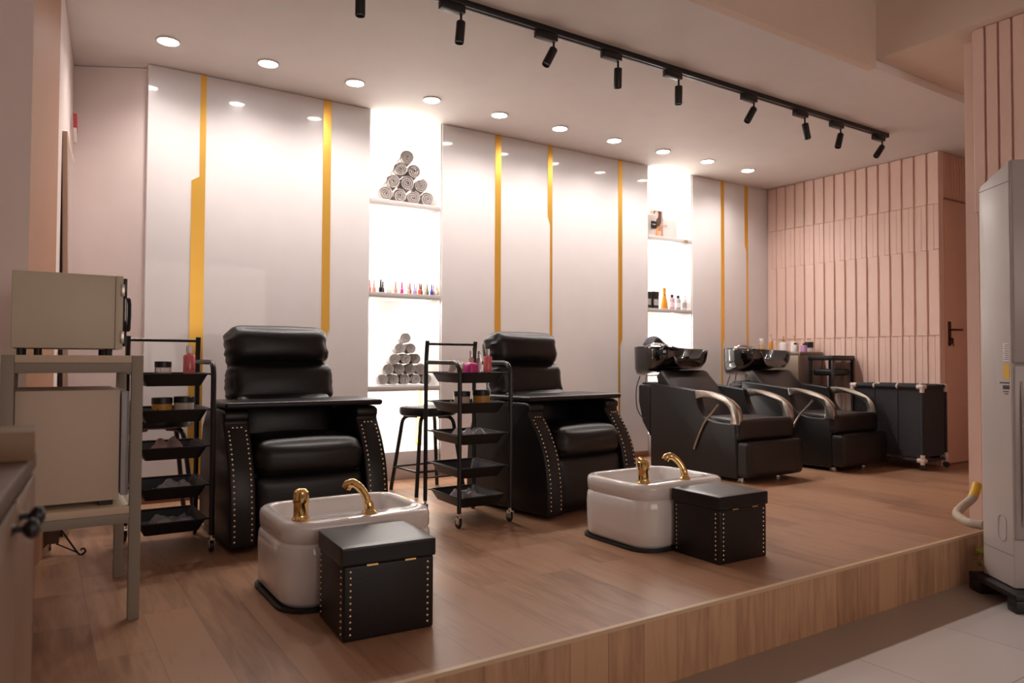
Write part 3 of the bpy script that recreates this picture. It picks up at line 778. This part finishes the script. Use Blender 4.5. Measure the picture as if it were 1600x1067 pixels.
# ------------------------------------------------------------------ black stand and side cabinet at the pink wall
def stand():
    t = thing('black_stand', 'black metal stand with a slung lower tray by the pink wall', 'stand', (-.20, -.83, 0))
    for x in (-.15, .15):
        for y in (-.11, .11): mk('leg', M_metal, t, box, x-.011, x+.011, y-.011, y+.011, 0, .89, bev=.002)
    mk('top_tray', M_plastic, t, lambda bm: (box(bm, -.165, .165, -.125, .125, .862, .87), box(bm, -.165, .165, -.125, -.119, .862, .905, bev=.002), box(bm, -.165, .165, .119, .125, .862, .905, bev=.002), box(bm, -.165, -.159, -.125, .125, .862, .905, bev=.002), box(bm, .159, .165, -.125, .125, .862, .905, bev=.002)))
    mk('lower_tray', M_plastic, t, cushion, (0, 0, .755), (.27, .2, .06), .022)
    mk('lower_tray', M_plastic, t, cushion, (0, 0, .32), (.27, .2, .05), .02)
    return t
stand()
M_cabg = mat('taupe_laminate', (.30, .23, .19), .4)
cb = thing('side_cabinet', 'taupe cabinet in the corner carrying shampoo bottles', 'cabinet', (-.195, -.34, 0))
mk('carcass', M_cabg, cb, box, -.17, .17, -.28, .30, .02, .915, bev=.003)
mk('top', M_cabg, cb, box, -.178, .174, -.29, .305, .915, .94, bev=.003)
d_ = mk('door', mat('beige_laminate', (.48, .38, .30), .4), cb, box, -.187, -.1705, -.275, .29, .03, .905, bev=.002)
mk('handle', M_chrome, d_, tube, [(-.196, -.2, .75), (-.196, -.2, .62)], .005, 8)
# bottles
ZT = .9405
M_goldl = cmat('gold_label', (.75, .55, .22), .3, metal=.6); M_amber = cmat('amber_liquid', (.75, .30, .04), .12); M_wb = cmat('white_bottle', (.76, .73, .74), .3)
bottle('foam_bottle', 'clear foam bottle with gold label and domed cap, leftmost on the corner cabinet', (-.25, -.115, ZT), .028, .135, .022, .03, M_clear, M_wb, mlabel=M_goldl)
bottle('pump_bottle', 'tall amber pump bottle with white nozzle on the corner cabinet', (-.22, -.20, ZT), .019, .14, .010, .03, M_amber, M_wb, pump=True)
bottle('pump_bottle', 'white pump bottle with gold pump, left of the two alike on the cabinet', (-.16, -.30, ZT), .038, .125, .012, .03, M_wb, M_gold, pump=True)
bottle('pump_bottle', 'white pump bottle with gold pump, right of the two alike on the cabinet', (-.16, -.42, ZT), .038, .13, .012, .03, M_wb, M_gold, pump=True)
bottle('shampoo_bottle', 'small clear bottle with black cap in front of the white pump bottles', (-.26, -.50, ZT), .022, .085, .012, .03, M_pale, M_cap)
bottle('shampoo_bottle', 'small lilac bottle with black cap beside the black topped tub', (-.22, -.565, ZT), .028, .08, .012, .03, cmat('lilac_plastic', (.45, .25, .48)), M_cap)
jar('mask_tub', 'white tub with a wide black lid at the cabinet front edge', (-.11, -.545, ZT), .036, .04, .055, M_wb, M_cap)

# ------------------------------------------------------------------ towels in the left niche
def roll_mesh(r, L, seed):
    bm = bmesh.new(); turns = 3.3; th = r*.9/turns; n = 64; P_ = []
    rnd = random.Random(seed); ph = rnd.random()*6; fl = .90+.08*rnd.random(); f2 = rnd.random()*PI
    def pt(a, rad):
        x, z = rad*math.cos(a), rad*math.sin(a); c, s = math.cos(f2), math.sin(f2)
        u, v = x*c+z*s, -x*s+z*c; v *= (fl if rad < r*.75 else 1); return Vector((u*c-v*s, 0, u*s+v*c))
    out, inn = [], []
    for k in range(n+1):
        a = ph+turns*2*PI*k/n; rad = .14*r+(r*.86)*(k/n)**.92
        wob = 1+.05*noise.noise(Vector((math.cos(a)*1.5, math.sin(a)*1.5, seed)))
        out.append(pt(a, rad*wob)); inn.append(pt(a, (rad-th*.58)*wob) if rad > th*.58 else pt(a, 0.0005))
    prev = None
    for m_ in range(7):
        y = L*m_/6; row = []
        for o_, i_ in zip(out, inn):
            dy = .006*noise.noise(o_*40+Vector((seed, y*3, 0))) if m_ in (0, 6) else 0
            row.append((bm.verts.new((o_.x, y+dy, o_.z)), bm.verts.new((i_.x, y+dy*.4+(.004 if m_ == 0 else 0), i_.z))))
        if prev:
            for k in range(n):
                a, b, c, d = prev[k], prev[k+1], row[k+1], row[k]
                bm.faces.new((a[0], b[0], c[0], d[0])); bm.faces.new((a[1], d[1], c[1], b[1]))
            bm.faces.new((prev[n][0], prev[n][1], row[n][1], row[n][0])); bm.faces.new((prev[0][0], row[0][0], row[0][1], prev[0][1]))
        if m_ in (0, 6):
            for k in range(n):
                f = (row[k][0], row[k][1], row[k+1][1], row[k+1][0]); bm.faces.new(f if m_ == 0 else f[::-1])
        prev = row
    bmesh.ops.recalc_face_normals(bm, faces=bm.faces[:])
    lathe(bm, [(.84, 0), (.84, L*.70)], 24, T(0, L*.22, 0) @ R(-PI/2, 'X'))
    me = bpy.data.meshes.new('rolled_towel'); bm.to_mesh(me); bm.free(); me.materials.append(M_towel)
    for p in me.polygons: p.use_smooth = True
    me.set_sharp_from_angle(angle=math.radians(60)); return me
RM = [roll_mesh(1.0, 4.2, s) for s in (1, 2, 3, 4)]
pos_n = {1: ['single'], 2: ['left', 'right'], 3: ['left', 'middle', 'right'], 4: ['leftmost', 'second', 'third', 'rightmost'], 5: ['leftmost', 'second', 'third', 'fourth', 'rightmost']}
rown = {0: 'bottom row', 1: 'second row', 2: 'third row', 3: 'fourth row', 4: 'top'}
def pyramid(x0, dx, z0, rows, r, nm, sx=0):
    rnd = random.Random(int(z0*100))
    for j, cnt in enumerate(range(rows, 0, -1)):
        for i in range(cnt):
            x = x0+dx*(i+j/2)+sx*j; z = z0+r*1.03+j*dx*.87
            lab = ('topmost rolled white towel of the %s pyramid' % nm) if cnt == 1 else ('%s rolled white towel in the %s of the %s pyramid' % (pos_n[cnt][i], ['bottom row', 'second row', 'third row', 'fourth row'][j], nm))
            o = bpy.data.objects.new('rolled_towel', RM[rnd.randrange(4)]); COL.objects.link(o)
            s = r*(1.02+.05*rnd.random()); o.scale = (s, .036, s); o.location = (x, .055+.015*rnd.random(), z); o.rotation_euler = (0, 0, -.2)
            tag(o, lab, 'towel', 'rolled towels in the %s pyramid' % nm)
pyramid(-4.165, .110, 1.9855, 4, .0525, 'upper')
pyramid(-4.175, .086, .6655, 5, .0408, 'lower')

# ------------------------------------------------------------------ nail polish
pol = [(-4.292, (.85, .35, .35), 'rose pink', 1), (-4.252, (.9, .38, .28), 'salmon', 1), (-4.209, (.01, .01, .01), 'black', 1.1), (-4.186, (.02, .03, .03), 'smoky black', .95), (-4.150, (.75, .85, .78), 'pale mint', .85),
       (-4.128, (.85, .68, .55), 'pale nude', .8), (-4.095, (.78, .38, .28), 'peach', 1), (-4.038, (.70, .04, .25), 'magenta', 1), (-3.996, (.85, .6, .45), 'light beige', .9), (-3.974, (.30, .12, .09), 'brown', 1), (-3.948, (.5, .45, .85), 'lavender', .95),
       (-3.926, (.9, .5, .38), 'apricot', .85), (-3.906, (.85, .12, .10), 'coral red', 1), (-3.884, (.10, .09, .08), 'charcoal', .95), (-3.862, (.7, .75, .45), 'lime yellow', .85), (-3.836, (.22, .18, .17), 'grey brown', 1), (-3.808, (.06, .07, .45), 'blue', .95),
       (-3.784, (.55, .32, .33), 'mauve', .95), (-3.765, (.75, .68, .4), 'pale yellow', .9)]
pb = bpy.data.meshes.new('polish_body'); 
def pmesh(f):
    bm = bmesh.new(); f(bm); me = bpy.data.meshes.new('polish'); bm.to_mesh(me); bm.free()
    for p in me.polygons: p.use_smooth = True
    me.set_sharp_from_angle(angle=math.radians(50)); return me
mb_ = pmesh(lambda bm: lathe(bm, [(.0095, 0), (.0115, .003), (.0115, .024), (.009, .032), (.005, .035)], 14))
mc_ = pmesh(lambda bm: lathe(bm, [(.0058, .035), (.0062, .036), (.0045, .072), (.0035, .074), (0, .074)], 12))
for i, (x, c, nm, s) in enumerate(pol):
    t = thing('nail_polish_bottle', '%s nail polish bottle on the left niche middle shelf' % nm, 'nail polish', (x, .035+(i % 2)*.018, 1.3262), 0, 'nail polish on the left niche shelf')
    t.scale = (s*1.12, s*1.12, s*1.14)
    m = mat('polish_'+nm, c, .2); dark = nm in ('black', 'smoky black', 'charcoal', 'brown', 'grey brown')
    mcap = m
    for nme, me in (('glass', mb_), ('cap', mc_)):
        me2 = me.copy(); me2.materials.append(m); o = bpy.data.objects.new(nme, me2); COL.objects.link(o); o.parent = t

# ------------------------------------------------------------------ goods in the right niche
Z2, Z3 = 1.9855, 1.3265
t = thing('cosmetic_tube', 'squat pale grey tub with black label on the right niche top shelf', 'tub', (-1.60, .055, Z2))
mk('body', cmat('grey_plastic', (.55, .50, .47), .35), t, lathe, [(.052, 0), (.052, .004), (.062, .15), (.064, .155), (.064, .185), (.06, .188), (0, .188)], 24)
mk('label', M_cap, t, box, -.034, .034, -.0605, -.0565, .062, .125)
text('print', 'MASK', .017, cmat('pale_print', (.6, .58, .56)), t, T(0, -.062, .095) @ R(PI/2, 'X'))
# hair colour box with a woman's portrait: generic shapes
t = thing('hair_colour_box', 'brown box with a long haired woman on the right niche top shelf', 'box', (-1.465, .10, Z2), -.12)
mk('carton', cmat('tan_card', (.42, .22, .13)), t, box, -.075, .075, 0, .05, 0, .255, bev=.001)
mk('picture', cmat('hair_brown', (.10, .055, .04)), t, lambda bm: prism(bm, [(-.03, .25), (.055, .25), (.06, .16), (.03, .11), (-.045, .10), (-.06, .15), (-.035, .2)], XZ, -.0012, 0))
mk('picture', cmat('skin_print', (.75, .52, .42)), t, lambda bm: prism(bm, [(v.x, v.y) for v in smooth([(-.005, .175, 0), (-.022, .2, 0), (-.022, .232, 0), (0, .247, 0), (.018, .232, 0), (.016, .198, 0)], 4, True)], XZ, -.002, -.0012))
mk('picture', cmat('orange_print', (.62, .25, .10)), t, lambda bm: prism(bm, [(-.07, .01), (.02, .01), (.01, .09), (-.02, .11), (-.065, .085)], XZ, -.002, 0))
text('print', 'Demoisto', .030, M_lab, t, T(.058, -.002, .18) @ R(PI/2, 'X') @ R(PI/2, 'Z'))
for k in range(4):
    mk('print', M_lab, t, box, 0.0, .05, -.0014, 0, .02+k*.013, .024+k*.013)
t = thing('white_product_box', 'flat white box reading PLEX on the right niche top shelf', 'box', (-1.262, .155, Z2), 0)
mk('carton', cmat('white_card', (.55, .52, .51)), t, box, -.13, .12, 0, .06, 0.0, .21, bev=.001)
text('print', 'PLEX', .03, cmat('grey_print', (.3, .28, .27)), t, T(-.045, -.001, .135) @ R(PI/2, 'X'))
tag(mk('price_tag', cmat('tan_label', (.35, .27, .18)), None, box, -1.21, -1.16, -.002, .0015, 1.955, 1.98), 'small brown tag stuck on the right niche top shelf edge', 'tag')
def blackjar(x, y, lab, w=.034, h=.15):
    t = thing('boxed_bottle', lab, 'box', (x, y, Z3)); mk('carton', M_cap, t, box, -w, w, -.02, .03, 0, h, bev=.001); mk('label', cmat('grey_label', (.45, .42, .42)), t, box, -w*.75, w*.75, -.0212, -.02, .03, .085)
    mk('lid', M_cap, t, box, -w*1.05, w*1.05, -.022, .032, h*.72, h*1.0, bev=.002)
blackjar(-1.622, .06, 'black boxed product, left one of the pair beside the amber bottle')
blackjar(-1.532, .06, 'black boxed product nearest the amber bottle', .036, .155)
t = thing('oil_bottle', 'tall tapered amber oil bottle on the right niche middle shelf', 'bottle', (-1.408, .06, Z3))
mk('body', M_amber, t, lathe, [(.034, 0), (.036, .004), (.03, .06), (.018, .12), (.016, .17), (.018, .19), (.012, .2), (0, .2)], 20)
mk('collar', M_gold, t, lathe, [(.019, .125), (.019, .135)], 16)
bottle('shampoo_bottle', 'pink bottle with black cap right of the amber bottle', (-1.315, .055, Z3), .027, .14, .013, .03, cmat('rose_plastic', (.60, .30, .42)), M_cap, mlabel=M_lab)
bottle('shampoo_bottle', 'grey bottle with black cap between the pink and white bottles', (-1.235, .055, Z3), .026, .135, .013, .03, cmat('grey_blue_plastic', (.42, .42, .45)), M_cap, mlabel=M_lab)
bottle('shampoo_bottle', 'white bottle with pale cap, rightmost on the niche middle shelf', (-1.155, .055, Z3), .026, .145, .012, .03, M_wb, M_wb, mlabel=cmat('grey_label', (.45, .42, .42)))

# ------------------------------------------------------------------ oven rack at the left
t = thing('appliance_rack', 'grey steel two shelf rack holding the two cream cabinets', 'rack', (0, 0, 0))
X0, X1, Y0, Y1 = -6.318, -5.932, -2.075, -1.50
for x in (X0, X1-.034):
    for y in (Y0, Y1-.034): mk('leg', M_rackm, t, box, x, x+.034, y, y+.034, 0, .862, bev=.002)
for z in (.862, .372):
    for y in (Y0, Y1-.034): mk('rail', M_rackm, t, box, X0+.034, X1-.034, y, y+.034, z-.056, z-.0245, bev=.002)
    for x in (X0, X1-.034): mk('rail', M_rackm, t, box, x, x+.034, Y0+.034, Y1-.034, z-.056, z-.0245, bev=.002)
    mk('shelf', M_board, t, box, X0+.0345, X1-.0345, Y0+.001, Y1-.001, z-.024, z, bev=.001)
# upper oven
t = thing('counter_oven', 'cream metal oven with dark handle on top of the grey rack', 'oven', (-6.14, -1.86, .862))
mk('casing', M_cream, t, box, -.155, .125, -.19, .19, .022, .262, bev=.004)
mk('front_frame', M_cream, t, box, .1255, .148, -.19, .19, .020, .262, bev=.003)
d_ = mk('door', M_gloss, t, box, .149, .160, -.185, .185, .03, .255, bev=.003)
mk('handle', M_metal, d_, tube, fillet([(.160, -.165, .085), (.167, -.165, .085), (.169, -.165, .13), (.169, -.165, .17), (.167, -.165, .188), (.160, -.165, .188)], .004), .006, 8)
for z in (.06, .215): mk('hinge', M_alu, t, box, .140, .152, -.1935, -.188, z-.02, z+.02, bev=.001)
for x in (-.13, -.085, .11):
    for y in (-.16, .15): mk('foot', M_caster, t, cyl, x, y, 0, .022, .011, 12)
# lower cabinet
t = thing('sterilizer_cabinet', 'cream towel warmer cabinet on the lower shelf of the rack', 'cabinet', (-6.14, -1.85, .372))
mk('casing', mat('cream_panel', (.60, .49, .39), .5), t, box, -.142, .145, -.19, .19, .018, .378, bev=.004)
d_ = mk('door', mat('pale_blue_grey', (.45, .44, .46), .35), t, box, .149, .172, -.19, .19, .03, .372, bev=.004)
mk('handle', M_alu, d_, box, .172, .180, -.17, -.15, .28, .34, bev=.002)
for x in (-.11, .11):
    for y in (-.15, .15): mk('foot', M_caster, t, box, x-.02, x+.02, y-.02, y+.02, 0, .018)

# ------------------------------------------------------------------ near counter at bottom left
ang = -math.atan2(.032, .461)
t = thing('reception_counter', 'dark wooden counter with round black knobs at the lower left edge', 'cabinet', (-6.222, -3.32, LOW), ang)
mk('carcass', M_wood, t, box, -.50, -.012, -.86, -.01, .0, .905, bev=.003)
mk('counter_top', M_dwood, t, box, -.52, 0.0, -.88, 0, .905, .932, bev=.003)
for (y0, y1, yk) in ((-.85, -.295, -.335), (-.285, -.015, -.25)):
    d_ = mk('door', M_wood, t, box, -.0118, 0.0, y0, y1, .02, .898, bev=.002)
    mk('knob', M_metal, d_, lathe, [(.009, 0), (.004, .003), (.004, .010), (.010, .014), (.013, .02), (.011, .026), (.005, .029), (0, .029)], 20, T(0, yk, .872) @ R(PI/2, 'Y'))
t = mk('wooden_box', mat('light_oak', (.20, .115, .055), .5), None, box, -6.65, -6.224, -3.46, -3.325, LOW+.9325, LOW+.9325+.043, bev=.002)
tag(t, 'flat light wooden tray lying on the dark counter', 'wooden tray')

# ------------------------------------------------------------------ mirror board leaning on the left wall and scroll stand
t = thing('leaning_mirror', 'tall thin mirror in a beige frame leaning against the left wall', 'mirror', (-6.112, -.66, 0), -.085)
Ml = R(-.018, 'Y')
mk('frame', mat('beige_frame', (.52, .36, .27), .5), t, lambda bm: (box(bm, 0.0, .022, 0, .55, 0, 1.95, bev=.002, M=Ml)))
mk('backing', mat('dark_backing', (.03, .012, .008), .7), t, lambda bm: (box(bm, -.018, -.001, .004, .545, .01, 1.94, M=Ml)))
mk('glass', mat('mirror_glass', (.8, .8, .8), .03, metal=1), t, lambda bm: (box(bm, .0222, .024, .04, .51, .04, 1.91, M=Ml)))
t = thing('iron_easel', 'low black wrought iron scroll stand beside the left wall', 'stand', (-6.165, -1.02, 0))
for k, (dx, dy) in enumerate(((.10, -.05), (-.08, -.06), (.0, .10))):
    v = Vector((dx, dy, 0)); n = v.normalized()
    pts = [Vector((0, 0, .17)), v*.55+Vector((0, 0, .08)), v+Vector((0, 0, .008)), v+n*.018+Vector((0, 0, .004)), v+n*.030+Vector((0, 0, .016)), v+n*.022+Vector((0, 0, .028)), v+n*.010+Vector((0, 0, .022))]
    mk('leg', M_metal, t, tube, smooth(pts, 5), .004, 8)
    mk('brace', M_metal, t, tube, [v*.95+Vector((0, 0, .012)), v*.2+Vector((0, 0, .05))], .003, 6)
mk('block', M_dwood, t, box, -.035, .03, -.01, .03, .05, .22, bev=.003)
# red tag fixed in the corner
t = thing('wall_tag', 'red and white plastic holder fixed to the wall near the left corner', 'wall holder', (-6.085, .03, 2.08), -.08)
mk('red_sleeve', mat('red_plastic', (.50, .05, .07), .4), t, prism, [(-.03, .155), (.05, .13), (.05, .06), (-.0, .085)], YZ, .003, .022, bev=.002)
mk('white_sleeve', M_wplast, t, prism, [(.0, .083), (.05, .058), (.05, .0), (.03, .005)], YZ, .003, .020, bev=.002)

# ------------------------------------------------------------------ floor-standing air conditioner
p1, p2 = Vector((-2.455, -3.075, 0)), Vector((-2.598, -3.262, 0))
dd = (p2-p1).normalized(); rz = math.atan2(dd.y, dd.x)   # local +x runs along the visible side from back to front
t = thing('air_conditioner', 'tall pale floor standing air conditioner at the right edge', 'air conditioner', (p1.x, p1.y, LOW), rz+PI/2)
# local: -y is towards the front (p1 -> p2), +x away along the front face
Ls = (p2-p1).length; Wd = .46; zb = .085
side = [(0, zb), (0, 1.905), (-.012, 1.925), (-Ls, 1.99), (-Ls-.004, zb)]
mk('casing', M_ac, t, prism, side, YZ, 0, Wd, bev=.006, seg=3, ang=50)
mk('seam', mat('seam_shadow', (.2, .17, .16), .6), t, lambda bm: (box(bm, -.0008, .0005, -Ls+.003, -.004, 1.895, 1.898), box(bm, -.0008, .0005, -Ls+.003, -.004, .225, .2275)))
fp = mk('front_panel', M_acd, t, box, -.002, Wd+.004, -Ls-.022, -Ls-.005, 1.08, 1.988, bev=.01, seg=3)
fp2 = mk('lower_front', M_acd, t, box, -.002, Wd+.004, -Ls-.02, -Ls-.005, .30, 1.075, bev=.01, seg=3)
mk('grille', M_acd, t, lambda bm: [tube(bm, smooth([(x, -Ls-.018, .36), (x, -Ls-.032, .45), (x, -Ls-.032, .85), (x, -Ls-.018, 1.0)], 4), .006, 6) for x in [.03+.028*k for k in range(15)]])
mk('recessed_grip', M_ac, t, lambda bm: tube(bm, [Vector((-.001, -.155+.030*math.cos(a), .335+.028*math.sin(a)+(.03 if math.sin(a) > 0 else -.03))) for a in [2*PI*k/24 for k in range(24)]], .0022, 6, closed=True))
mk('rating_label', M_lab, t, box, -.0012, .0, -Ls+.012, -Ls+.056, 1.09, 1.17)
mk('rating_print', cmat('dark_print', (.02, .02, .02)), t, lambda bm: [box(bm, -.0018, -.001, -Ls+.014+(.003 if k % 2 else 0), -Ls+.05-.004*(k % 3), 1.096+k*.0082, 1.0985+k*.0082) for k in range(9)])
mk('energy_label', cmat('yellow_label', (.75, .48, .03)), t, box, -.0012, .0, -Ls+.012, -Ls+.056, 1.01, 1.075)
mk('serial_print', cmat('dark_print', (.02, .02, .02)), t, lambda bm: (box(bm, -.0012, 0, -Ls+.014, -Ls+.085, 0.988, 0.994), box(bm, -.0012, 0, -Ls+.014, -Ls+.062, .962, .98), box(bm, -.0012, 0, -Ls+.018, -Ls+.06, .950, .954), box(bm, -.0012, 0, -Ls+.024, -Ls+.05, 0.94, 0.944)))
def pbase(bm):
    box(bm, -.045, Wd+.05, -Ls-.09, .045, .055, .083, bev=.006)
    for x0, x1 in ((-.045, .10), (Wd-.10, Wd+.05)):
        for y0, y1 in ((-.05, .045), (-Ls-.09, -Ls-.02)): box(bm, x0, x1, y0, y1, 0, .056, bev=.008)
mk('plastic_base', M_plastic, t, pbase)
# wrapped pipe of the unit
def hose(bm): tube(bm, smooth([(-2.03, -2.86, .20), (-2.10, -2.87, .14), (-2.24, -2.88, .105), (-2.33, -2.90, .085), (-2.39, -2.96, .072), (-2.42, -3.01, .07), (-2.42, -3.06, .07)], 8), .022, 14)
o = mk('wrapped_pipe', mat('beige_wrap_tape', (.52, .43, .34), .6, bump=(40, .6)), None, hose)
tag(o, 'beige taped pipe curving from the wall to the air conditioner', 'pipe')
o2 = mk('tape_band', mat('yellow_tape', (.75, .45, .03), .5), o, lambda bm: tube(bm, smooth([(-2.03, -2.86, .20), (-2.065, -2.866, .168), (-2.10, -2.87, .14)], 6), .0235, 14)); o2['label'] = 'yellow tape end'
o = mk('cable_bundle', mat('green_yellow_wire', (.30, .28, .03), .5), None, lambda bm: (tube(bm, smooth([(-2.30, -3.03, LOW+.14), (-2.33, -3.0, LOW+.17), (-2.38, -3.01, LOW+.15), (-2.42, -3.05, LOW+.18)], 6), .012, 8), tube(bm, smooth([(-2.30, -3.03, LOW+.14), (-2.36, -3.02, LOW+.10), (-2.42, -3.06, LOW+.12)], 6), .01, 8)))
tag(o, 'green and yellow wires hanging behind the air conditioner', 'wires')
